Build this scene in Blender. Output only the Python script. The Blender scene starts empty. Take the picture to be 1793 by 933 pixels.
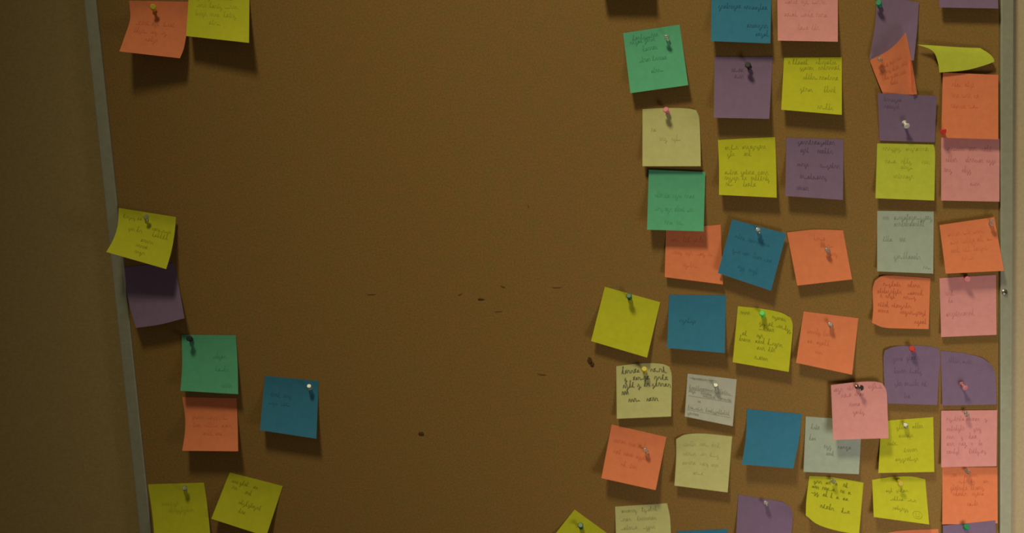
import bpy, math, random
from mathutils import Vector, Matrix

# ------------------------------------------------------------------ camera
SC = bpy.context.scene
COL = SC.collection
W, H = 1793.0, 933.0
FPX = 1500.0                       # focal length in pixels
DIST = 1.14                        # camera to board along the view axis
PITCH, ROLL = math.radians(5.4), math.radians(-1.6)
cam_d = bpy.data.cameras.new('camera')
cam = bpy.data.objects.new('camera', cam_d)
COL.objects.link(cam)
RCAM = (Matrix.Rotation(math.radians(90) - PITCH, 4, 'X') @ Matrix.Rotation(ROLL, 4, 'Z'))
FWD = (RCAM.to_3x3() @ Vector((0, 0, -1))).normalized()
TARGET = Vector((0, 0, 1.5))
CLOC = TARGET - FWD * DIST
cam.matrix_world = Matrix.Translation(CLOC) @ RCAM
cam_d.sensor_width = 36.0
cam_d.lens = 36.0 * FPX / W
cam_d.clip_start = 0.02
cam_d.dof.use_dof = True
cam_d.dof.focus_distance = 1.02
cam_d.dof.aperture_fstop = 4.0
SC.camera = cam

# ------------------------------------------------------------------ world, light, exposure
world = bpy.data.worlds.new('world')
SC.world = world
world.use_nodes = True
world.node_tree.nodes['Background'].inputs[0].default_value = (1.0, 0.90, 0.62, 1)
world.node_tree.nodes['Background'].inputs[1].default_value = 0.055


def area(name, loc, aim, sx, sy, power, col):
    d = bpy.data.lights.new(name, 'AREA')
    d.shape = 'RECTANGLE'
    d.size, d.size_y, d.energy, d.color = sx, sy, power, col
    o = bpy.data.objects.new(name, d)
    COL.objects.link(o)
    o.location = loc
    o.rotation_euler = (Vector(aim) - Vector(loc)).to_track_quat('-Z', 'Y').to_euler()
    return o


# added unseen spot, above left: throws the note shadows, fades towards the left
sd = bpy.data.lights.new('added_spot_light', 'SPOT')
sd.energy, sd.color = 186.0, (1.0, 0.88, 0.54)
sd.spot_size, sd.spot_blend, sd.shadow_soft_size = math.radians(75.5), 1.0, 0.20
so = bpy.data.objects.new('added_spot_light', sd)
COL.objects.link(so)
so.location = (-0.50, -1.10, 3.8)
so.rotation_euler = (Vector((2.21, 0, -1.91)) - so.location).to_track_quat('-Z', 'Y').to_euler()
# added unseen fill low on the right, warm, to brighten that side
area('added_fill_light', (0.66, -0.52, 1.03), (0.60, 0, 1.42), 0.30, 0.30, 1.6, (1.0, 0.90, 0.76))

vs = SC.view_settings
SC.display_settings.display_device = 'sRGB'
vs.view_transform = 'Standard'
vs.look = 'None'
vs.gamma = 1.0
vs.use_curve_mapping = False
vs.exposure = 0.0


# ------------------------------------------------------------------ helpers
def at(px, py, h=0.0):
    """Point at height h (metres) in front of the board face seen at photo pixel (px, py)."""
    d = RCAM.to_3x3() @ Vector(((px - W / 2) / FPX, -(py - H / 2) / FPX, -1.0))
    t = (-h - CLOC.y) / d.y
    return CLOC + d * t


def srgb(r, g, b):
    def f(c):
        c /= 255.0
        return c / 12.92 if c <= 0.04045 else ((c + 0.055) / 1.055) ** 2.4
    return (f(r), f(g), f(b))


def mesh_obj(name, verts, faces, mat, parent=None, smooth=False, sharp_after=None):
    me = bpy.data.meshes.new(name)
    me.from_pydata([tuple(v) for v in verts], [], faces)
    me.update()
    if mat:
        me.materials.append(mat)
    if smooth:
        n = sharp_after if sharp_after is not None else len(me.polygons)
        for i, p in enumerate(me.polygons):
            p.use_smooth = i < n
    o = bpy.data.objects.new(name, me)
    COL.objects.link(o)
    if parent:
        o.parent = parent
        o.matrix_parent_inverse = parent.matrix_world.inverted()
    return o


def tag(o, label=None, cat=None, group=None, kind=None):
    for k, v in (('label', label), ('category', cat), ('group', group), ('kind', kind)):
        if v:
            o[k] = v
    return o


def material(name, col, rough=0.8, noise=0.0, scale=40.0, bump=0.0, bscale=300.0,
             metallic=0.0, transmission=0.0, ior=1.45, sheen=0.0, col2=None, spec=0.5):
    m = bpy.data.materials.new(name)
    m.use_nodes = True
    nt = m.node_tree
    b = nt.nodes['Principled BSDF']
    b.inputs['Roughness'].default_value = rough
    b.inputs['Metallic'].default_value = metallic
    b.inputs['Transmission Weight'].default_value = transmission
    b.inputs['IOR'].default_value = ior
    b.inputs['Specular IOR Level'].default_value = spec
    b.inputs['Base Color'].default_value = (*col, 1)
    tc = nt.nodes.new('ShaderNodeTexCoord')
    if noise or col2:
        n = nt.nodes.new('ShaderNodeTexNoise')
        n.inputs['Scale'].default_value = scale
        n.inputs['Detail'].default_value = 5
        n.inputs['Roughness'].default_value = 0.65
        nt.links.new(tc.outputs['Object'], n.inputs['Vector'])
        r = nt.nodes.new('ShaderNodeValToRGB')
        c2 = col2 or tuple(c * (1 + noise) for c in col)
        c1 = tuple(c * (1 - noise) for c in col)
        r.color_ramp.elements[0].position = 0.33
        r.color_ramp.elements[1].position = 0.67
        r.color_ramp.elements[0].color = (*c1, 1)
        r.color_ramp.elements[1].color = (*c2, 1)
        nt.links.new(n.outputs['Fac'], r.inputs['Fac'])
        nt.links.new(r.outputs['Color'], b.inputs['Base Color'])
    if bump:
        n2 = nt.nodes.new('ShaderNodeTexNoise')
        n2.inputs['Scale'].default_value = bscale
        n2.inputs['Detail'].default_value = 4
        nt.links.new(tc.outputs['Object'], n2.inputs['Vector'])
        bp = nt.nodes.new('ShaderNodeBump')
        bp.inputs['Strength'].default_value = bump
        bp.inputs['Distance'].default_value = 0.001
        nt.links.new(n2.outputs['Fac'], bp.inputs['Height'])
        nt.links.new(bp.outputs['Normal'], b.inputs['Normal'])
    return m


# paper colours (reflectance of each kind of paper)
PAPER = {
    'yellow': (0.65, 0.66, 0.034),
    'lime':   (0.62, 0.69, 0.070),
    'orange': (0.94, 0.28, 0.13),
    'teal':   (0.135, 0.53, 0.32),
    'blue':   (0.050, 0.245, 0.43),
    'purple': (0.26, 0.175, 0.31),
    'pink':   (0.86, 0.37, 0.38),
    'cream':  (0.69, 0.68, 0.30),
    'mint':   (0.47, 0.55, 0.47),
    'white':  (0.60, 0.61, 0.54),
}
INKC = {
    'yellow': (0.05, 0.09, 0.02), 'lime': (0.05, 0.09, 0.02), 'orange': (0.25, 0.03, 0.03),
    'teal': (0.01, 0.10, 0.10), 'blue': (0.01, 0.05, 0.10), 'purple': (0.05, 0.02, 0.08),
    'pink': (0.28, 0.05, 0.10), 'cream': (0.05, 0.06, 0.05), 'mint': (0.08, 0.10, 0.14),
    'white': (0.12, 0.12, 0.13),
}
PM = {k: material(k + ' paper', c, rough=0.85, noise=0.05, scale=90, bump=0.12, bscale=900, spec=0.2)
      for k, c in PAPER.items()}
_ink = {}


def ink(colour, s):
    key = (colour, round(s, 2))
    if key not in _ink:
        p, i = PAPER[colour], INKC[colour]
        _ink[key] = material(colour + ' note ink', tuple(a * (1 - s) + b * s for a, b in zip(p, i)),
                             rough=0.8, spec=0.2)
    return _ink[key]


# ------------------------------------------------------------------ the setting
WALL_Y = 0.009
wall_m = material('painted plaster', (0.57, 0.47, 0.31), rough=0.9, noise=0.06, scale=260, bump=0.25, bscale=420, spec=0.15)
floor_m = material('floor covering', (0.20, 0.16, 0.12), rough=0.8, noise=0.15, scale=30)


def box(name, x0, x1, y0, y1, z0, z1, mat, parent=None):
    v = [(x, y, z) for x in (x0, x1) for y in (y0, y1) for z in (z0, z1)]
    f = [(0, 1, 3, 2), (4, 6, 7, 5), (0, 4, 5, 1), (2, 3, 7, 6), (0, 2, 6, 4), (1, 5, 7, 3)]
    return mesh_obj(name, v, f, mat, parent)


wall_l = material('darker brownish wall', (0.43, 0.31, 0.135), rough=0.9, noise=0.08, scale=260, bump=0.25, bscale=420, spec=0.1)  # left half of the wall, darker and browner than the right
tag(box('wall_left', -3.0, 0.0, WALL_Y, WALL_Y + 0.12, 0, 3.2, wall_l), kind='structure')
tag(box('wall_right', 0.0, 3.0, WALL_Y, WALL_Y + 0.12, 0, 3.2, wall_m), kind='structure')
tag(box('floor', -3.0, 3.0, -3.5, WALL_Y, -0.1, 0, floor_m), kind='structure')

# ------------------------------------------------------------------ the board
board_m = bpy.data.materials.new('brown cork linoleum')
board_m.use_nodes = True
nt = board_m.node_tree
b = nt.nodes['Principled BSDF']
b.inputs['Roughness'].default_value = 0.82
b.inputs['Specular IOR Level'].default_value = 0.25
tc = nt.nodes.new('ShaderNodeTexCoord')
nA = nt.nodes.new('ShaderNodeTexNoise')
nA.inputs['Scale'].default_value = 420
nA.inputs['Detail'].default_value = 3
nB = nt.nodes.new('ShaderNodeTexNoise')
nB.inputs['Scale'].default_value = 55
nB.inputs['Detail'].default_value = 4
mp = nt.nodes.new('ShaderNodeMapping')
mp.inputs['Scale'].default_value = (1, 1, 1.5)
nt.links.new(tc.outputs['Object'], nA.inputs['Vector'])
nt.links.new(tc.outputs['Object'], mp.inputs['Vector'])
nt.links.new(mp.outputs['Vector'], nB.inputs['Vector'])
rA = nt.nodes.new('ShaderNodeValToRGB')
rA.color_ramp.elements[0].position = 0.3
rA.color_ramp.elements[1].position = 0.7
BC = (0.318, 0.184, 0.054)
rA.color_ramp.elements[0].color = (BC[0] * 0.86, BC[1] * 0.86, BC[2] * 0.80, 1)
rA.color_ramp.elements[1].color = (BC[0] * 1.14, BC[1] * 1.14, BC[2] * 1.2, 1)
rB = nt.nodes.new('ShaderNodeValToRGB')
rB.color_ramp.elements[0].position = 0.3
rB.color_ramp.elements[1].position = 0.7
rB.color_ramp.elements[0].color = (0.93, 1.0, 0.93, 1)
rB.color_ramp.elements[1].color = (1.06, 0.97, 1.0, 1)
nt.links.new(nA.outputs['Fac'], rA.inputs['Fac'])
nt.links.new(nB.outputs['Fac'], rB.inputs['Fac'])
mx = nt.nodes.new('ShaderNodeMixRGB')
mx.blend_type = 'MULTIPLY'
mx.inputs['Fac'].default_value = 1.0
nt.links.new(rA.outputs['Color'], mx.inputs['Color1'])
nt.links.new(rB.outputs['Color'], mx.inputs['Color2'])
nt.links.new(mx.outputs['Color'], b.inputs['Base Color'])
bp = nt.nodes.new('ShaderNodeBump')
bp.inputs['Strength'].default_value = 0.25
bp.inputs['Distance'].default_value = 0.0008
nt.links.new(nA.outputs['Fac'], bp.inputs['Height'])
nt.links.new(bp.outputs['Normal'], b.inputs['Normal'])

frame_m = material('dull grey aluminium', (0.42, 0.43, 0.335), rough=0.55, noise=0.07, scale=120, metallic=0.25)
screw_m = material('steel screw', (0.55, 0.54, 0.48), rough=0.3, metallic=0.9)
slot_m = material('dark screw slot', (0.05, 0.05, 0.04), rough=0.8)
scuff_m = material('dark torn pin hole', (0.10, 0.045, 0.012), rough=0.95)
scuff2_m = material('faint scuff', (0.24, 0.12, 0.035), rough=0.95)

# edges of the board face, from the two visible frame lines, prolonged past the picture
FY0, FY1 = -330.0, 1330.0
lx = lambda y: 170 + 0.1035 * y          # inner edge of the left rail, in photo pixels
rx = lambda y: 1749.5 - 0.002 * y        # inner edge of the right rail
L0, L1 = at(lx(FY0), FY0), at(lx(FY1), FY1)
R0, R1 = at(rx(FY0), FY0), at(rx(FY1), FY1)


def slab(name, a, b_, c, d, y_front, y_back, mat, parent=None, bevel=0.0):
    """Four-cornered slab (a top-left, b top-right, c bottom-right, d bottom-left)."""
    v = [Vector((p.x, y_front, p.z)) for p in (a, b_, c, d)] + [Vector((p.x, y_back, p.z)) for p in (a, b_, c, d)]
    f = [(0, 1, 2, 3), (7, 6, 5, 4), (0, 4, 5, 1), (1, 5, 6, 2), (2, 6, 7, 3), (3, 7, 4, 0)]
    f = [tuple(reversed(q)) for q in f]
    o = mesh_obj(name, v, f, mat, parent)
    if bevel:
        m = o.modifiers.new('bevel', 'BEVEL')
        m.width, m.segments, m.limit_method = bevel, 3, 'ANGLE'
    return o


board = slab('pin_board', L0, R0, R1, L1, 0.0, WALL_Y, board_m)
tag(board, 'large brown pin board with a thin grey metal frame, mounted on the wall', 'bulletin board')
RW = 0.0162
GAP = 0.0012


def off(p, dx, dz=0):
    return Vector((p.x + dx, 0, p.z + dz))


lrail = slab('frame_rail', off(L0, -RW), off(L0, -0.0002), off(L1, -0.0002), off(L1, -RW), -0.0030, WALL_Y, frame_m, board, 0.0018)
rrail = slab('frame_rail', off(R0, GAP), off(R0, GAP + RW), off(R1, GAP + RW), off(R1, GAP), -0.0030, WALL_Y, frame_m, board, 0.0012)
slab('frame_rail', off(L0, -RW, RW), off(R0, GAP + RW, RW), off(R0, GAP + RW, 0.0), off(L0, -RW, 0.0), -0.0030, WALL_Y, frame_m, board, 0.0018)
slab('frame_rail', off(L1, -RW, 0.0), off(R1, GAP + RW, 0.0), off(R1, GAP + RW, -RW), off(L1, -RW, -RW), -0.0030, WALL_Y, frame_m, board, 0.0018)


def disc_mesh(c, r, y0, y1, n=20, jag=0.0, rnd=None, sx=1.0, sz=1.0, rot=0.0, dome=0.0):
    vs_, fs = [Vector((c.x, y1 - dome, c.z))], []
    for ring, (k, yy) in enumerate(((0.8, y1), (1.0, y0))):
        for i in range(n):
            a = 2 * math.pi * i / n
            rr = r * k * (1 + (rnd.uniform(-jag, jag) if rnd else 0))
            x, z = rr * math.cos(a) * sx, rr * math.sin(a) * sz
            vs_.append(Vector((c.x + x * math.cos(rot) - z * math.sin(rot), yy, c.z + x * math.sin(rot) + z * math.cos(rot))))
    for i in range(n):
        j = (i + 1) % n
        fs.append((0, 1 + i, 1 + j))
        fs.append((1 + i, 1 + n + i, 1 + n + j, 1 + j))
    return vs_, fs


p = at(1759, 511.5, 0.0030)
v, f = disc_mesh(p, 0.0042, -0.0029, -0.0045, dome=0.0008)
scr = mesh_obj('screw', v, f, screw_m, rrail, smooth=True)
tag(scr, 'small round steel screw head')
# cross slot as two crossing recess bars on the head, merged in one mesh under the rail
sv, sf = [], []
for a in (0.6, 0.6 + math.pi / 2):
    u = Vector((math.cos(a), 0, math.sin(a))); w = Vector((-math.sin(a), 0, math.cos(a)))
    k = len(sv)
    for s, t in ((-1, -1), (1, -1), (1, 1), (-1, 1)):
        q = Vector((p.x, -0.0056, p.z)) + u * s * 0.0022 + w * t * 0.0005
        sv.append(q)
    for s, t in ((-1, -1), (1, -1), (1, 1), (-1, 1)):
        q = Vector((p.x, -0.0043, p.z)) + u * s * 0.0022 + w * t * 0.0005
        sv.append(q)
    sf += [(k, k + 1, k + 2, k + 3), (k, k + 4, k + 5, k + 1), (k + 1, k + 5, k + 6, k + 2), (k + 2, k + 6, k + 7, k + 3), (k + 3, k + 7, k + 4, k)]
mesh_obj('screw_slot', sv, sf, slot_m, rrail)

rs = random.Random(4)
for (x, y, r, sx, sz, rot, mm) in (
        (1033, 632, 0.0046, 0.75, 1.2, 0.35, scuff_m), (1037, 638, 0.0035, 0.9, 1.1, 0, scuff_m),
        (738, 759.5, 0.0036, 1.1, 1.0, 0.0, scuff_m),
        (842, 524, 0.0048, 1.1, 0.35, -0.1, scuff_m), (650, 515, 0.0056, 1.2, 0.22, 0.0, scuff2_m),
        (880, 501, 0.0030, 1.2, 0.5, -0.5, scuff2_m), (948, 655, 0.0048, 1.3, 0.35, -0.2, scuff2_m),
        (872, 545, 0.0040, 1.5, 0.2, 0.05, scuff2_m), (925, 360, 0.0030, 0.3, 1.1, 0.1, scuff2_m),
        (806, 515, 0.0035, 0.9, 0.3, 0.5, scuff2_m), (975, 503, 0.0045, 1.4, 0.2, 0.0, scuff2_m)):
    v, f = disc_mesh(at(x, y), r, 0.0001, -0.00035, n=14, jag=0.22, rnd=rs, sx=sx, sz=sz, rot=rot)
    mesh_obj('torn_hole', v, f, mm, board, smooth=True)


# ------------------------------------------------------------------ sticky notes
def polyline_sampler(pts):
    """Catmull-Rom spline through pts, parametrised by chord length 0..1."""
    if len(pts) == 2:
        a, c = pts
        return lambda t: (a[0] + (c[0] - a[0]) * t, a[1] + (c[1] - a[1]) * t)
    d = [0.0]
    for i in range(1, len(pts)):
        d.append(d[-1] + math.hypot(pts[i][0] - pts[i - 1][0], pts[i][1] - pts[i - 1][1]))
    T = d[-1]

    def tangent(i):
        if i == 0:
            h = d[1] - d[0]
            return ((pts[1][0] - pts[0][0]) / h, (pts[1][1] - pts[0][1]) / h)
        if i == len(pts) - 1:
            h = d[-1] - d[-2]
            return ((pts[-1][0] - pts[-2][0]) / h, (pts[-1][1] - pts[-2][1]) / h)
        h = d[i + 1] - d[i - 1]
        return ((pts[i + 1][0] - pts[i - 1][0]) / h, (pts[i + 1][1] - pts[i - 1][1]) / h)
    tg = [tangent(i) for i in range(len(pts))]

    def f(t):
        s = min(max(t, 0), 1) * T
        i = 0
        while i < len(pts) - 2 and s > d[i + 1]:
            i += 1
        h = d[i + 1] - d[i]
        q = (s - d[i]) / h
        a, b2, c2, e = 2 * q**3 - 3 * q**2 + 1, q**3 - 2 * q**2 + q, -2 * q**3 + 3 * q**2, q**3 - q**2
        return tuple(a * pts[i][k] + b2 * h * tg[i][k] + c2 * pts[i + 1][k] + e * h * tg[i + 1][k] for k in (0, 1))
    return f


def coons(tl, tr, br, bl, top=(), right=(), bottom=(), left=()):
    """top/bottom run left to right, left/right run top to bottom."""
    T = polyline_sampler([tl, *top, tr]); B = polyline_sampler([bl, *bottom, br])
    L = polyline_sampler([tl, *left, bl]); R = polyline_sampler([tr, *right, br])

    def S(u, v):
        t, b_, l, r = T(u), B(u), L(v), R(v)
        return tuple((1 - v) * t[k] + v * b_[k] + (1 - u) * l[k] + u * r[k]
                     - ((1 - u) * (1 - v) * tl[k] + u * (1 - v) * tr[k] + (1 - u) * v * bl[k] + u * v * br[k])
                     for k in (0, 1))
    return S


CORN = {'tl': (0, 0), 'tr': (1, 0), 'br': (1, 1), 'bl': (0, 1)}


def scribble(rnd, S3, u0, u1, v, size):
    """One cursive word as centre points in (u, v)."""
    pts = [(u0, v)]
    x = u0
    while x < u1 - size * 0.3:
        w = size * rnd.uniform(0.55, 0.95)
        k = rnd.random()
        h = size * rnd.uniform(0.7, 1.05)
        if k < 0.40:      # hump
            pts += [(x + w * .25, v - h), (x + w * .6, v - h * .85), (x + w * .7, v - h * .1), (x + w, v)]
        elif k < 0.62:    # round loop
            pts += [(x + w * .7, v - h), (x + w * .15, v - h * .8), (x + w * .2, v - h * .05), (x + w * .75, v - h * .3), (x + w, v)]
        elif k < 0.80:    # ascender
            pts += [(x + w * .55, v - h * 1.9), (x + w * .35, v - h * 1.8), (x + w * .4, v), (x + w, v)]
        elif k < 0.90:    # descender
            pts += [(x + w * .3, v - h * .9), (x + w * .55, v - h * .2), (x + w * .5, v + h * .9), (x + w * .2, v + h * .7), (x + w, v)]
        else:             # straight link
            pts += [(x + w * .5, v - h * .25), (x + w, v)]
        x += w
        v += rnd.uniform(-0.06, 0.06) * size
    return pts


def ribbon(verts, faces, S3, pts, width):
    n = len(pts)
    k = len(verts)
    P = [S3(min(max(a, 0.02), 0.98), min(max(b_, 0.02), 0.98)) for a, b_ in pts]
    for i in range(n):
        a, c = P[max(i - 1, 0)], P[min(i + 1, n - 1)]
        t = Vector((c.x - a.x, 0, c.z - a.z))
        if t.length < 1e-7:
            t = Vector((1, 0, 0))
        t.normalize()
        nn = Vector((-t.z, 0, t.x)) * width / 2
        verts += [P[i] + nn, P[i] - nn]
    for i in range(n - 1):
        faces.append((k + 2 * i, k + 2 * i + 1, k + 2 * i + 3, k + 2 * i + 2))


N = 16
LIFT = 1.22
SURF = {}


def note(key, colour, corners, label, lift=6, base=0.6, side=0.0, p=1.6, flat=0.12, curl=None, bow=0.0,
         text=None, dark=0.5, name='sticky_note', cat='sticky note', hfun=None, pen=0.6, size=0.056, **edges):
    S = coons(*corners, **edges)
    curl = curl or {}

    def hh(u, v):
        if hfun:
            return hfun(u, v) / 1000.0
        s = max(0.0, v - flat) / (1 - flat)
        h = base + LIFT * lift * (s ** p) * (1 + side * (1 - 2 * u)) + bow * (2 * u - 1) ** 2 * (0.3 + v)
        for c, amt in curl.items():
            cu, cv = CORN[c]
            h += amt * math.exp(-((u - cu) ** 2 + (v - cv) ** 2) / 0.05)
        return h / 1000.0

    def S3(u, v, extra=0.0):
        x, y = S(u, v)
        return at(x, y, hh(u, v) + extra)
    SURF[key] = (S, hh, S3)
    TH = 0.00022
    fr = [[S3(i / N, j / N) for i in range(N + 1)] for j in range(N + 1)]
    bk = [[q + Vector((0, TH, 0)) for q in row] for row in fr]
    verts = [q for row in fr for q in row] + [q for row in bk for q in row]
    M = (N + 1) ** 2
    ix = lambda i, j: j * (N + 1) + i
    faces = []
    for j in range(N):
        for i in range(N):
            faces.append((ix(i, j), ix(i, j + 1), ix(i + 1, j + 1), ix(i + 1, j)))
    for j in range(N):
        for i in range(N):
            faces.append((M + ix(i, j), M + ix(i + 1, j), M + ix(i + 1, j + 1), M + ix(i, j + 1)))
    ns = len(faces)
    loop = [(i, 0) for i in range(N)] + [(N, j) for j in range(N)] + [(N - i, N) for i in range(N)] + [(0, N - j) for j in range(N)]
    k0 = len(verts)
    for (i, j) in loop:
        verts += [fr[j][i].copy(), bk[j][i].copy()]
    n = len(loop)
    for a in range(n):
        c = (a + 1) % n
        faces.append((k0 + 2 * a, k0 + 2 * c, k0 + 2 * c + 1, k0 + 2 * a + 1))
    # origin in the middle of the note
    org = S3(0.5, 0.5)
    o = mesh_obj(name, [q - org for q in verts], faces, PM[colour], smooth=True, sharp_after=ns)
    o.location = org
    tag(o, label, cat, 'sticky notes on the brown board' if name == 'sticky_note' else None)
    if text:
        rnd = random.Random(key)
        tv, tf, lv, lf = [], [], [], []
        for row in text:
            v0, words = row[0], row[1:]
            for wd in words:
                a, c = wd[:2]
                if len(wd) == 3 and wd[2] == 'line':
                    ribbon(lv, lf, lambda u, v_: S3(u, v_, 0.00025), [(a + (c - a) * q / 12, v0) for q in range(13)], 0.00045)
                    continue
                if len(wd) == 3:
                    rr = wd[2]
                    for r2, a0, a1 in ((rr, 0, 6.28), (rr * .5, 0.3, 2.8)):
                        ribbon(lv, lf, lambda u, v_: S3(u, v_, 0.00025),
                               [(c + r2 * math.cos(a0 + (a1 - a0) * q / 16), v0 + r2 * math.sin(a0 + (a1 - a0) * q / 16)) for q in range(17)], 0.0006)
                    for ex in (-.35, .35):
                        ribbon(lv, lf, lambda u, v_: S3(u, v_, 0.00025), [(c + ex * rr, v0 - .5 * rr), (c + ex * rr, v0 - .1 * rr)], 0.0006)
                    continue
                sl = row_slope.get(key, 0.0)
                pts = scribble(rnd, None, a, c, v0, size)
                pts = [(x, y + sl * (x - 0.5)) for x, y in pts]
                ribbon(tv, tf, lambda u, v_: S3(u, v_, 0.00025), pts, pen / 1000.0)
        t = mesh_obj('handwriting', [q - org for q in tv], tf, ink(colour, dark))
        t.parent = o
        if lf:
            t = mesh_obj('drawn_mark' if name == 'sticky_note' else 'ruled_lines', [q - org for q in lv], lf, ink(colour, dark * .8))
            t.parent = o
    return o


row_slope = {}


def rows(seed, n=4, v0=0.2, v1=0.8, u0=0.1, u1=0.9, last_short=True):
    r = random.Random(seed)
    out = []
    for i in range(n):
        v = v0 + (v1 - v0) * i / max(1, n - 1)
        x = u0 + r.uniform(0, 0.05)
        end = u1 - r.uniform(0, 0.12)
        if last_short and i == n - 1:
            x, end = x + 0.2, end - 0.2
        ws = []
        while x < end - 0.08:
            w = min(r.uniform(0.10, 0.26), end - x)
            ws.append((x, x + w))
            x += w + 0.06
        out.append((v, *ws))
    return out


# ---- left group
note('orange_top_left', 'orange', ((226, 1), (330, 3), (315, 102), (209, 90)),
     'orange sticky note curling outward at the top left, under a yellow push pin', lift=17, side=0.25, p=1.5,
     left=((228, 32), (219, 62)), right=((328, 45), (322, 84)), text=rows(1, 3, .45, .75), dark=.12)
note('yellow_top_left', 'yellow', ((332, -32), (437, -30), (436, 75), (326, 63)),
     'yellow sticky note cut by the top edge, right of the curling orange one', lift=15, side=-.1,
     text=rows(2, 4, .3, .75), dark=.15)
note('purple_left', 'purple', ((208, 468), (305, 460), (323, 557), (238, 574)),
     'dull purple sticky note shaded by the yellow note that laps over the left frame', lift=11, base=0.8,
     left=((219, 500), (228, 540)), right=((313, 500),), bottom=((280, 568),))
note('yellow_left', 'yellow', ((208, 364), (308, 380), (291, 471), (186, 441)),
     'yellow sticky note whose lower left corner curls out over the left frame', lift=20, base=5.2, side=.15, p=1.35,
     left=((206, 395), (198, 420)), right=((306, 405), (300, 440)),
     text=[(.18, (.08, .3), (.33, .4)), (.33, (.6, .95)), (.42, (.2, .3), (.34, .42)), (.45, (.62, .9)),
           (.60, (.45, .68)), (.72, (.4, .6)), (.85, (.42, .6))], dark=.35)
note('teal_left', 'teal', ((318, 586), (413, 587), (417, 690), (316, 684)),
     'teal sticky note directly above an orange one in the lower left', lift=9, base=1.2, left=((319, 640),), right=((416, 640),),
     text=[(.4, (.55, .8)), (.62, (.6, .85)), (.9, (.72, .9))], dark=.15)
note('orange_left', 'orange', ((319, 695), (414, 697), (417, 790), (319, 789)),
     'orange sticky note directly below the teal one in the lower left', lift=13,
     left=((324, 728), (324, 755)), right=((416, 740),), text=rows(5, 3, .4, .7), dark=.06)
note('blue_left', 'blue', ((464, 658), (558, 667), (554, 768), (455, 753)),
     'lone blue sticky note in the lower left, set right of the teal and orange pair', lift=11,
     text=rows(6, 3, .35, .65, .1, .6), dark=.12)
note('yellow_bottom_left', 'yellow', ((259, 848), (357, 845), (369, 945), (271, 947)),
     'dull yellow sticky note touching the left frame, cut by the bottom edge of the picture', lift=9,
     left=((266, 895),), right=((363, 885),), text=[(.38, (.2, .5)), (.5, (.3, .75))], dark=.15)
note('yellow_tilted_bottom_left', 'yellow', ((402, 827), (495, 851), (466, 939), (370, 908)),
     'yellow sticky note tilted clockwise at the bottom left, with a few dark words', lift=9,
     text=[(.18, (.1, .2), (.25, .38), (.5, .6)), (.3, (.15, .25)), (.33, (.4, .5)), (.55, (.35, .5), (.53, .75)), (.72, (.4, .52))], dark=.4)
# ---- right group, upper part
note('teal_off_top', 'teal', ((1048, -112), (1150, -110), (1142, -16), (1052, -17)),
     'sticky note above the top edge of the picture whose shadow alone falls into view', lift=14)
note('teal_tilted', 'teal', ((1091, 58), (1190, 43), (1205, 149), (1104, 163)),
     'teal sticky note tilted anticlockwise, highest of the left column on the right half', lift=9,
     text=[(.14, (.15, .6)), (.2, (.1, .3), (.35, .55)), (.34, (.3, .55)), (.52, (.22, .4), (.45, .7)), (.72, (.4, .6))], dark=.35)
note('blue_top', 'blue', ((1246, -28), (1351, -27), (1349, 76), (1245, 72)),
     'blue sticky note at the top edge, left of the pink one', lift=9,
     text=[(.42, (.12, .5), (.55, .92)), (.74, (.6, .95)), (.88, (.75, .95))], dark=.5)
note('pink_top', 'pink', ((1361, -30), (1467, -29), (1467, 73), (1362, 71)),
     'pink sticky note at the top edge, right of the blue one', lift=9, text=rows(12, 3, .35, .8), dark=.08)
note('purple_black_pin', 'purple', ((1251, 99), (1353, 99), (1347, 208), (1250, 206)),
     'purple sticky note below the top blue one, held by a black push pin', lift=10, flat=.2,
     text=[(.25, (.3, .5)), (.35, (.35, .5))], dark=.3)
note('yellow_upper', 'yellow', ((1373, 101), (1474, 100), (1474, 201), (1368, 192)),
     'yellow sticky note with faint writing, directly below the pink one at the top', lift=9,
     text=[(.12, (.08, .12), (.15, .42), (.55, .9)), (.22, (.28, .5), (.6, .95)), (.4, (.35, .6), (.62, .95)), (.62, (.3, .5), (.7, .9)), (.92, (.6, .85))], dark=.4)
note('cream_upper', 'cream', ((1125, 191), (1219, 193), (1227, 291), (1125, 291)),
     'blank-looking cream sticky note held by a pink push pin', lift=6, top=((1165, 189), (1205, 190)), right=((1224, 205), (1226, 240)),
     curl={'tr': 2.5}, text=[(.4, (.15, .25)), (.56, (.3, .42), (.5, .65))], dark=.18)
note('yellow_left_of_purple', 'yellow', ((1257, 245), (1357, 240), (1360, 346), (1259, 341)),
     'yellow sticky note with two blocks of faint writing, left of a purple one', lift=9, top=((1310, 242),), left=((1259, 290),),
     right=((1359, 290),), text=[(.18, (.12, .2), (.22, .36), (.42, .52), (.56, .85)), (.3, (.15, .28), (.45, .58)),
                                 (.62, (.1, .3), (.38, .62), (.68, .85)), (.72, (.1, .35), (.4, .5), (.56, .88)), (.83, (.12, .25), (.42, .62))], dark=.4)
note('purple_middle', 'purple', ((1377, 241), (1477, 244), (1476, 350), (1375, 343)),
     'purple sticky note with dark words, right of the yellow one with two blocks of writing', lift=9, text=[
         (.1, (.2, .85)), (.24, (.25, .4), (.55, .8)), (.48, (.2, .4), (.6, .95)), (.68, (.25, .7)), (.88, (.2, .4))], dark=.45)
note('orange_behind_teal', 'orange', ((1166, 397), (1262, 393), (1266, 498), (1164, 485)),
     'orange sticky note partly covered by a teal note above and a blue note', lift=5, top=((1240, 395),),
     text=rows(18, 3, .3, .75), dark=.05)
note('teal_middle', 'teal', ((1136, 297), (1235, 301), (1232, 405), (1133, 402)),
     'teal sticky note hanging over the top of an orange one', lift=9, base=2.6, flat=.18, text=rows(17, 3, .45, .9), dark=.07)
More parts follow.
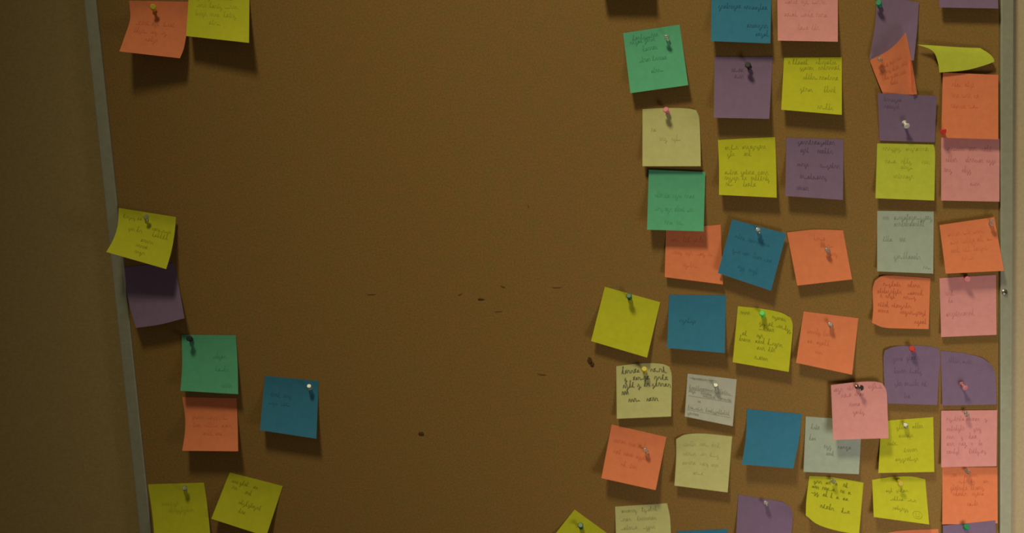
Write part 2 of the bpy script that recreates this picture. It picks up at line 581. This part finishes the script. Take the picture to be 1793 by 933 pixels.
note('blue_tilted', 'blue', ((1282, 384), (1377, 409), (1350, 509), (1257, 478)),
     'blue sticky note tilted clockwise, between two orange ones', lift=4, base=6.2, text=rows(19, 3, .3, .8), dark=.05)
note('orange_right_of_blue', 'orange', ((1378, 407), (1476, 403), (1492, 489), (1396, 500)),
     'orange sticky note right of the tilted blue one, leaning anticlockwise', lift=6, base=1.2, top=((1425, 402),),
     text=[(.2, (.45, .65)), (.34, (.55, .75)), (.5, (.65, .8))], dark=.22)
note('yellow_green_pin', 'yellow', ((1059, 502), (1156, 529), (1133, 626), (1035, 597)),
     'blank yellow sticky note tilted clockwise under a dark green pin, beside a blue one', lift=7)
note('blue_middle', 'blue', ((1172, 516), (1271, 517), (1269, 618), (1168, 609)),
     'upright blue sticky note between two yellow ones', lift=9, flat=.18, text=[(.5, (.2, .5))], dark=.3)
note('yellow_light_green_pin', 'yellow', ((1292, 536), (1384, 556), (1381, 651), (1283, 634)),
     'yellow sticky note full of dark words, held by a bright green push pin', lift=7, top=((1330, 540), (1367, 547)),
     right=((1388, 568), (1385, 610)), curl={'tr': 2},
     text=[(.13, (.06, .22)), (.14, (.62, .85)), (.28, (.4, .5), (.56, .64), (.7, .95)), (.37, (.4, .5), (.55, .68)),
           (.5, (.12, .22), (.38, .5)), (.6, (.08, .28), (.36, .52), (.58, .82)), (.71, (.4, .55), (.6, .72)), (.88, (.38, .6))], dark=.55)
note('orange_tilted', 'orange', ((1407, 545), (1503, 557), (1492, 656), (1394, 635)),
     'orange sticky note tilted clockwise, right of the yellow one with the bright green pin', lift=7,
     text=rows(25, 3, .4, .75, .1, .7), dark=.12)
# ---- right group, lower part
note('cream_writing', 'cream', ((1079, 641), (1172, 642), (1175, 729), (1080, 733)),
     'cream sticky note covered in bold dark handwriting, under a yellow push pin', lift=5, top=((1125, 636), (1160, 637)),
     right=((1176, 656), (1176, 690)), curl={'tr': 1.5},
     text=[(.16, (.1, .42), (.62, .86)), (.30, (.15, .2), (.3, .62), (.68, .9)), (.43, (.12, .3), (.38, .42), (.5, .58), (.64, .96)),
           (.56, (.1, .22)), (.70, (.22, .42), (.55, .72))], dark=.85, pen=.95, size=.07)
note('white_slip', 'white', ((1204, 654), (1290, 664), (1283, 746), (1199, 729)),
     'small greyish white ruled paper slip, right of the cream note with bold handwriting', lift=5, name='paper_slip', cat='paper slip',
     text=[(.12, (.1, .4)), (.34, (.05, .15), (.18, .6), (.65, .9)), (.42, (.05, .2), (.3, .5)), (.48, (.35, .6), (.7, .92)),
           (.62, (.25, .32)), (.80, (.05, .35), (.42, .92)), (.93, (.05, .3)), (.36, (.04, .94, 'line')), (.505, (.04, .94, 'line')), (.83, (.04, .94, 'line')), (.09, (.04, .6, 'line'))], dark=.42, pen=.6, size=.05)
note('orange_lower', 'orange', ((1071, 743), (1167, 765), (1148, 858), (1053, 837)),
     'deep orange sticky note tilted clockwise, left of a cream one with a curled corner', lift=11,
     text=rows(28, 3, .3, .7, .1, .8), dark=.12)
note('cream_curled', 'cream', ((1184, 769), (1282, 764), (1274, 862), (1181, 850)),
     'cream sticky note with a curled upper left corner, right of the deep orange one', lift=6, top=((1199, 761), (1230, 759)),
     left=((1184, 800),), curl={'tl': 2.5}, text=rows(29, 4, .22, .75, .12, .85), dark=.10)
note('blue_lower', 'blue', ((1308, 716), (1404, 725), (1389, 820), (1299, 813)),
     'blank blue sticky note between a cream note and a pale green one', lift=10, left=((1306, 765),), right=((1399, 770),))
note('mint_lower', 'mint', ((1411, 729), (1509, 736), (1504, 830), (1407, 826)),
     'pale green sticky note partly covered by a pink one', lift=4,
     text=[(.22, (.1, .25)), (.42, (.08, .2)), (.55, (.35, .5), (.6, .85)), (.68, (.4, .55))], dark=.45)
note('yellow_right_lower', 'yellow', ((1543, 737), (1634, 730), (1636, 826), (1538, 828)),
     'square yellow sticky note whose upper left corner is covered by a pink note', lift=5,
     text=[(.18, (.3, .5), (.6, .8)), (.34, (.35, .62)), (.48, (.15, .35)), (.62, (.45, .7)), (.78, (.3, .7))], dark=.38)
note('pink_dark_pin', 'pink', ((1455, 674), (1545, 671), (1556, 767), (1459, 770)),
     'pink sticky note with a dark push pin, lapping over pale green and yellow notes', lift=8, base=6.5,
     top=((1500, 669), (1532, 668)), right=((1552, 684), (1554, 720)), curl={'tr': 2.5},
     text=[(.13, (.05, .2), (.3, .4), (.68, .92)), (.25, (.18, .35), (.42, .6)), (.42, (.32, .5)), (.56, (.38, .58))], dark=.32)
note('purple_bottom', 'purple', ((1293, 866), (1385, 889), (1383, 962), (1287, 965)),
     'bright purple sticky note with a bent upper right corner at the bottom edge', lift=5, top=((1330, 872), (1370, 879)),
     right=((1388, 905),), curl={'tr': 2.5})
note('blue_bottom', 'blue', ((1186, 930), (1274, 926), (1277, 1020), (1184, 1024)),
     'dark blue sticky note showing only its top edge at the bottom of the picture', lift=6)
note('cream_bottom', 'cream', ((1077, 887), (1168, 881), (1176, 978), (1080, 980)),
     'cream sticky note with slanted lines of writing, cut by the bottom edge of the picture', lift=6, right=((1173, 905), (1175, 940)),
     text=[(.12, (.12, .4), (.5, .8)), (.28, (.1, .3), (.4, .75)), (.44, (.1, .4), (.5, .7))], dark=.35)
row_slope['cream_bottom'] = -0.1
note('yellow_bottom_diamond', 'yellow', ((1006, 892), (1072, 940), (1022, 1010), (954, 958)),
     'yellow sticky note turned like a diamond, cut by the bottom edge, dark green pin', lift=5)
note('yellow_torn', 'yellow', ((1417, 833), (1512, 845), (1504, 936), (1411, 902)),
     'yellow sticky note with three lines of dark dashes and a bent lower left corner', lift=8, top=((1462, 836),),
     left=((1412, 875),), bottom=((1430, 917), (1462, 928)), curl={'bl': 3},
     text=[(.15, (.1, .22), (.32, .42), (.5, .54), (.64, .74)), (.27, (.08, .22), (.27, .38), (.42, .52), (.6, .68), (.74, .8)),
           (.40, (.08, .24), (.3, .36), (.44, .48), (.54, .6), (.66, .74)), (.64, (.28, .52), (.66, .8))], dark=.7, pen=.85, size=.06)
note('yellow_warped', 'yellow', ((1527, 840), (1620, 839), (1627, 918), (1530, 905)),
     'yellow sticky note with an arched top edge and a small round mark at lower right', lift=8, top=((1560, 835), (1596, 834)),
     bottom=((1575, 911),), text=[(.35, (.25, .38), (.44, .66)), (.55, (.32, .58), (.64, .8)), (.76, (.36, .62)), (.83, (.8, .8, .085))], dark=.45)
note('orange_bottom', 'orange', ((1548, 934), (1643, 926), (1648, 1020), (1550, 1025)),
     'orange sticky note of which only a sliver shows at the bottom edge', lift=6, top=((1575, 929),))
# ---- two columns beside the right frame
note('purple_top_pinned', 'purple', ((1536, -8), (1609, 4), (1600, 106), (1522, 104)),
     'narrow bent purple sticky note at the top, behind the folded orange one', lift=4, base=1.0, side=-.6, bow=1.5,
     left=((1532, 45),), right=((1606, 50),), text=None)
note('purple_top_right', 'purple', ((1644, -92), (1745, -90), (1748, 15), (1645, 13)),
     'purple sticky note cut by the top edge beside the right frame', lift=8)
note('orange_folded', 'orange', ((1523, 105), (1586, 57), (1606, 166), (1546, 164)),
     'folded orange sticky note standing up to a point, above a purple one', top=((1551, 91), (1570, 76)), left=((1534, 135),),
     right=((1596, 105),), hfun=lambda u, v: 4 + 6 * (1 - v) * u + 14 * math.sin(math.pi * min(1, u * 1.02)) * (1 - v) ** 0.8 * 0.6 + 3 * u,
     text=rows(44, 4, .3, .75), dark=.15)
fo = SC.objects['sticky_note.%03d' % (len([o for o in SC.objects if o.name.startswith('sticky_note')]) - 1)]
_, _, S3o = SURF['orange_folded']
fa = [S3o(1.0, v_, 0.0006) for v_ in (.45, .6, .75, .9, .99)]
fb = [S3o(1.0 - w_, v_, 0.0022) for v_, w_ in ((.45, .02), (.6, .05), (.75, .08), (.9, .11), (.99, .12))]
fv = fa + fb + [q + Vector((0, 0.0003, 0)) for q in fa + fb]
ff = [(i, 5 + i, 6 + i, i + 1) for i in range(4)] + [(10 + i, 11 + i, 16 + i, 15 + i) for i in range(4)] + [(5 + i, 15 + i, 16 + i, 6 + i) for i in range(4)]
ff += [(0, 10, 15, 5), (4, 9, 19, 14)] + [(i, i + 1, 11 + i, 10 + i) for i in range(4)]
tag(mesh_obj('folded_edge', [q - fo.location for q in fv], ff, PM['orange']), 'pale underside of the folded right edge').parent = fo
note('yellow_folded', 'lime', ((1606, 78), (1716, 84), (1741, 108), (1645, 127)),
     'yellow sticky note bent forward into a twisted wing, above the orange one by the frame', top=((1640, 80), (1685, 83)),
     right=((1732, 94), (1740, 103)), left=((1633, 89), (1642, 108)), bottom=((1690, 123), (1722, 115)),
     hfun=lambda u, v: 3 + 4.5 * v * (1 - 0.3 * u) + 3 * (1 - u) * (1 - v))
note('purple_white_pin', 'purple', ((1537, 163), (1640, 168), (1637, 249), (1540, 246)),
     'purple sticky note with a white push pin in its lower half', lift=4, flat=.45, base=1.2, hfun=lambda u, v: 1.0 + 5.0 * (1 - v) ** 1.5 + 2.5 * max(0, v - .75),
     text=[(.15, (.1, .4)), (.3, (.1, .35))], dark=.12)
note('pink_right', 'pink', ((1648, 241), (1750, 243), (1750, 353), (1648, 351)),
     'pink sticky note with purplish writing, directly below the orange one with a red pin', lift=4,
     text=[(.2, (.12, .38), (.48, .6), (.7, .85)), (.38, (.08, .25), (.42, .7), (.78, .95)), (.54, (.06, .2), (.36, .5)), (.75, (.5, .65))], dark=.32)
note('orange_right_upper', 'orange', ((1651, 127), (1748, 131), (1748, 244), (1648, 241)),
     'orange sticky note by the right frame with a red pin at its lower left', lift=3, base=4.4, text=rows(47, 4, .2, .7, .15, .7), dark=.12)
note('lime_right', 'lime', ((1536, 251), (1634, 253), (1636, 351), (1533, 347)),
     'yellow-green sticky note with faint centred writing, left of the upper pink one', lift=6, right=((1637, 262), (1637, 300)),
     text=[(.12, (.1, .4), (.5, .9)), (.35, (.15, .3), (.42, .6), (.78, .9)), (.45, (.42, .6)), (.62, (.3, .62))], dark=.2)
note('mint_right', 'mint', ((1536, 369), (1635, 370), (1634, 479), (1536, 475)),
     'pale grey-green sticky note above the orange one with the rounded corner', lift=4, flat=.3,
     text=[(.14, (.1, .2), (.3, .95)), (.25, (.3, .85)), (.5, (.1, .25), (.4, .5)), (.78, (.3, .75)), (.93, (.82, .95))], dark=.28)
note('orange_right_frame', 'orange', ((1645, 394), (1741, 380), (1758, 474), (1656, 479)),
     'orange sticky note whose lower right corner laps over the right frame', lift=7, base=4.5, text=rows(50, 4, .25, .75), dark=.1)
note('orange_rounded', 'orange', ((1532, 492), (1629, 487), (1626, 576), (1527, 565)),
     'orange sticky note filled with dark writing, upper left corner rounded by bending', lift=4, top=((1545, 483), (1590, 484)),
     left=((1528, 506), (1529, 540)), bottom=((1546, 573), (1580, 575)), curl={'tl': 2.5, 'bl': 2},
     text=[(.2, (.2, .5), (.62, .85)), (.34, (.1, .5), (.62, .88)), (.43, (.15, .2), (.25, .42), (.55, .75)),
           (.6, (.1, .28), (.35, .7)), (.72, (.1, .3), (.5, .95)), (.9, (.75, .97))], dark=.42)
note('pink_right_middle', 'pink', ((1645, 487), (1744, 481), (1745, 586), (1648, 590)),
     'pink sticky note with a small notch in its top edge, beside the right frame', lift=4, flat=.3,
     text=[(.3, (.1, .25)), (.42, (.15, .25)), (.65, (.1, .6))], dark=.22)
note('purple_red_pin', 'purple', ((1549, 614), (1643, 610), (1641, 709), (1552, 706)),
     'purple sticky note with rounded upper corners under a red push pin', lift=4, top=((1562, 608), (1585, 605), (1625, 606)),
     left=((1547, 628), (1548, 665)), right=((1646, 625), (1643, 670)), curl={'tl': 2.5}, text=rows(53, 4, .25, .9, .15, .8), dark=.2)
note('purple_pink_pin', 'purple', ((1647, 614), (1734, 637), (1745, 708), (1650, 710)),
     'purple sticky note with its upper right corner bent away, held by a pink push pin', lift=2, top=((1685, 618), (1718, 626)),
     right=((1742, 652), (1744, 670)), curl={'tr': 3}, text=rows(54, 2, .2, .5, .1, .6), dark=.12)
note('pink_right_lower', 'pink', ((1648, 719), (1746, 718), (1745, 816), (1648, 818)),
     'pink sticky note covered in writing, directly above the lowest whole orange one by the frame', lift=4, base=1.6,
     text=[(.18, (.1, .4), (.45, .68), (.78, .82)), (.36, (.1, .42), (.58, .72)), (.5, (.1, .25), (.36, .4), (.5, .65)),
           (.62, (.1, .22), (.32, .48), (.54, .58), (.68, .75)), (.76, (.1, .35), (.5, .8))], dark=.32)
note('orange_right_lower', 'orange', ((1650, 818), (1746, 818), (1747, 916), (1650, 918)),
     'orange sticky note with faint red lines, tucked under the lower pink one by the frame', lift=3, base=.5,
     text=[(.17, (.15, .28), (.4, .65)), (.28, (.3, .46), (.52, .6), (.75, .85)), (.4, (.15, .45), (.52, .75)), (.5, (.2, .45), (.55, .75)), (.68, (.45, .65))], dark=.28)
note('purple_bottom_right', 'purple', ((1651, 920), (1743, 911), (1746, 1010), (1652, 1012)),
     'purple sticky note at the bottom edge beside the right frame, under a green push pin', lift=4, base=4.2)


# ------------------------------------------------------------------ push pins
def plastic(name, col, tr=0.0, rough=0.38):
    return material(name, col, rough=rough, transmission=tr)


PINM = {
    'yellow': plastic('yellow pin plastic', (0.70, 0.55, 0.03)),
    'clear': plastic('clear pin plastic', (0.90, 0.90, 0.87), 0.9, 0.15),
    'grey': plastic('smoky pin plastic', (0.72, 0.73, 0.72), 0.85, 0.25),
    'black': plastic('black pin plastic', (0.02, 0.02, 0.02)),
    'pink': plastic('pink pin plastic', (0.80, 0.28, 0.36)),
    'dark green': plastic('dark green pin plastic', (0.01, 0.14, 0.06)),
    'green': plastic('green pin plastic', (0.01, 0.30, 0.14)),
    'bright green': plastic('bright green pin plastic', (0.10, 0.80, 0.12)),
    'red': plastic('red pin plastic', (0.70, 0.05, 0.04)),
    'white': plastic('white pin plastic', (0.85, 0.85, 0.82)),
    'silver': material('dark metal pin', (0.25, 0.22, 0.20), rough=0.22, metallic=0.9),
}
needle_m = material('steel needle', (0.5, 0.5, 0.48), rough=0.3, metallic=0.9)


def lathe(profile, seg=18):
    v, f = [], []
    for (r, z) in profile:
        for i in range(seg):
            a = 2 * math.pi * i / seg
            v.append(Vector((r * math.cos(a), r * math.sin(a), z)))
    for k in range(len(profile) - 1):
        for i in range(seg):
            j = (i + 1) % seg
            f.append((k * seg + i, k * seg + j, (k + 1) * seg + j, (k + 1) * seg + i))
    f.append(tuple(reversed(range(seg))))
    f.append(tuple((len(profile) - 1) * seg + i for i in range(seg)))
    return v, f


MM = 0.001
NEEDLE = [(0.15 * MM, -5 * MM), (0.55 * MM, -3.5 * MM), (0.55 * MM, 2.2 * MM)]
HEAD = [(1.6 * MM, 1.6 * MM), (3.4 * MM, 1.9 * MM), (3.6 * MM, 2.5 * MM), (3.3 * MM, 3.1 * MM), (2.1 * MM, 3.8 * MM),
        (1.9 * MM, 6.5 * MM), (2.2 * MM, 9.5 * MM), (3.9 * MM, 11.0 * MM), (4.3 * MM, 11.6 * MM), (4.1 * MM, 12.4 * MM), (3.2 * MM, 12.9 * MM)]
_meshes = {}


def pin_mesh(kind, mat, prof):
    if (kind, mat.name) not in _meshes:
        v, f = lathe(prof)
        me = bpy.data.meshes.new(kind)
        me.from_pydata([tuple(q) for q in v], [], f)
        me.materials.append(mat)
        for p_ in me.polygons:
            p_.use_smooth = len(p_.vertices) == 4
        _meshes[(kind, mat.name)] = me
    return _meshes[(kind, mat.name)]


def pin(px, py, colour, label, dx=0, dy=5, h=1.5, s=1.0):
    """Head seen at pixel (px, py); its needle enters at (px+dx, py+dy) in the note standing h mm off the board."""
    ent = at(px + dx, py + dy, h * MM)
    head = at(px, py, (h + 11.5 * s) * MM)
    root = bpy.data.objects.new('push_pin', None)
    root.empty_display_size = 0.01
    COL.objects.link(root)
    root.location = ent
    root.rotation_euler = (head - ent).to_track_quat('Z', 'Y').to_euler()
    root.scale = (s, s, s)
    tag(root, label, 'push pin', 'push pins holding the notes')
    for nm, m, prof in (('pin_head', PINM[colour], HEAD), ('needle', needle_m, NEEDLE)):
        o = bpy.data.objects.new(nm, pin_mesh(nm, m, prof))
        COL.objects.link(o)
        o.parent = root
    return root


PINS = [
    (268, 12, 'yellow', 'yellow push pin in the orange note at the top left', 2, 5, 1.2),
    (256, 379, 'grey', 'smoky clear push pin in the yellow note lapping over the left frame', 0, 5, 5.5),
    (331, 592, 'black', 'black push pin at the upper left corner of the lower left teal note', 4, 3, 1.5),
    (541, 675, 'clear', 'clear push pin in the upper right corner of the lone blue note', 2, 6, 1.2),
    (323, 853, 'grey', 'smoky clear push pin in the yellow note at the bottom left corner', 1, 5, 1.2),
    (1167, 64, 'clear', 'clear push pin in the tilted teal note', 3, 6, 1.5),
    (1165, 191, 'pink', 'pink push pin in the top of the upper cream note', 5, 7, 1.2),
    (1309, 113, 'black', 'black push pin in the purple note below the top blue one', 4, 6, 1.5),
    (1327, 401, 'clear', 'clear push pin in the tilted blue note between two orange ones', 2, 6, 6.6),
    (1448, 436, 'grey', 'smoky clear push pin in the orange note right of the tilted blue one', 3, 5, 2.5),
    (1101, 517, 'dark green', 'dark green push pin in the blank tilted yellow note', 2, 6, 1.2),
    (1334, 547, 'bright green', 'bright green push pin in the yellow note full of words', 3, 6, 1.2),
    (1453, 566, 'grey', 'smoky clear push pin in the orange note right of the one with bright green pin', 3, 6, 1.5),
    (1128, 645, 'yellow', 'yellow push pin in the cream note with bold handwriting', 1, 6, 1.0),
    (1253, 673, 'grey', 'smoky clear push pin in the small greyish white slip', 2, 6, 1.2),
    (1130, 786, 'clear', 'clear push pin in the deep orange tilted note', 3, 6, 3.0),
    (1016, 918, 'dark green', 'dark green push pin in the yellow note turned like a diamond', 2, 6, 1.8),
    (1589, 222, 'white', 'white push pin in the lower half of a purple note, leaning down to the right', -7, -9, 1.8),
    (1651, 231, 'red', 'red push pin at the lower left corner of the upper orange note by the frame', 2, -3, 3.5),
    (1538, 4, 'green', 'green push pin in the narrow purple note at the top edge', 3, 6, 1.5),
    (1541, 104, 'clear', 'clear push pin in the folded orange note', 3, 3, 8.0),
    (1737, 388, 'clear', 'clear push pin in the upper right of the orange note lapping the right frame', -2, 5, 4.8),
    (1596, 609, 'red', 'red push pin at the top of the purple note with rounded corners', 3, 4, 1.5),
    (1691, 680, 'pink', 'pink push pin in the purple note with the bent upper right corner', -9, -10, 2.0),
    (1508, 679, 'silver', 'dark shiny push pin in the pink note lapping over two others', -9, -2, 7.0),
    (1585, 742, 'grey', 'smoky clear push pin in the square yellow note under the pink one', 2, 6, 1.0),
    (1692, 723, 'clear', 'clear push pin at the top of the lower pink note by the frame', 2, 4, 2.0),
    (1693, 824, 'clear', 'clear push pin at the top of the lowest whole orange note by the frame', 3, 3, 1.0),
    (1693, 921, 'green', 'green push pin in the purple note at the bottom right', -2, 4, 4.8),
    (1341, 879, 'clear', 'clear push pin in the bright purple note at the bottom edge', 1, 5, 1.5),
    (1458, 841, 'clear', 'clear push pin in the yellow note with dark dashes', 3, 3, 1.0),
    (1577, 846, 'yellow', 'yellow push pin in the yellow note with the arched top edge', -3, -4, 1.0),
    (1694, 489, 'pink', 'pink push pin in the notch of the middle pink note by the frame', -1, -3, 1.0),
]
for (x, y, c, lab, dx, dy, h) in PINS:
    pin(x, y, c, lab, dx, dy, h, s=0.78 if c in ('clear', 'grey') else 0.9)
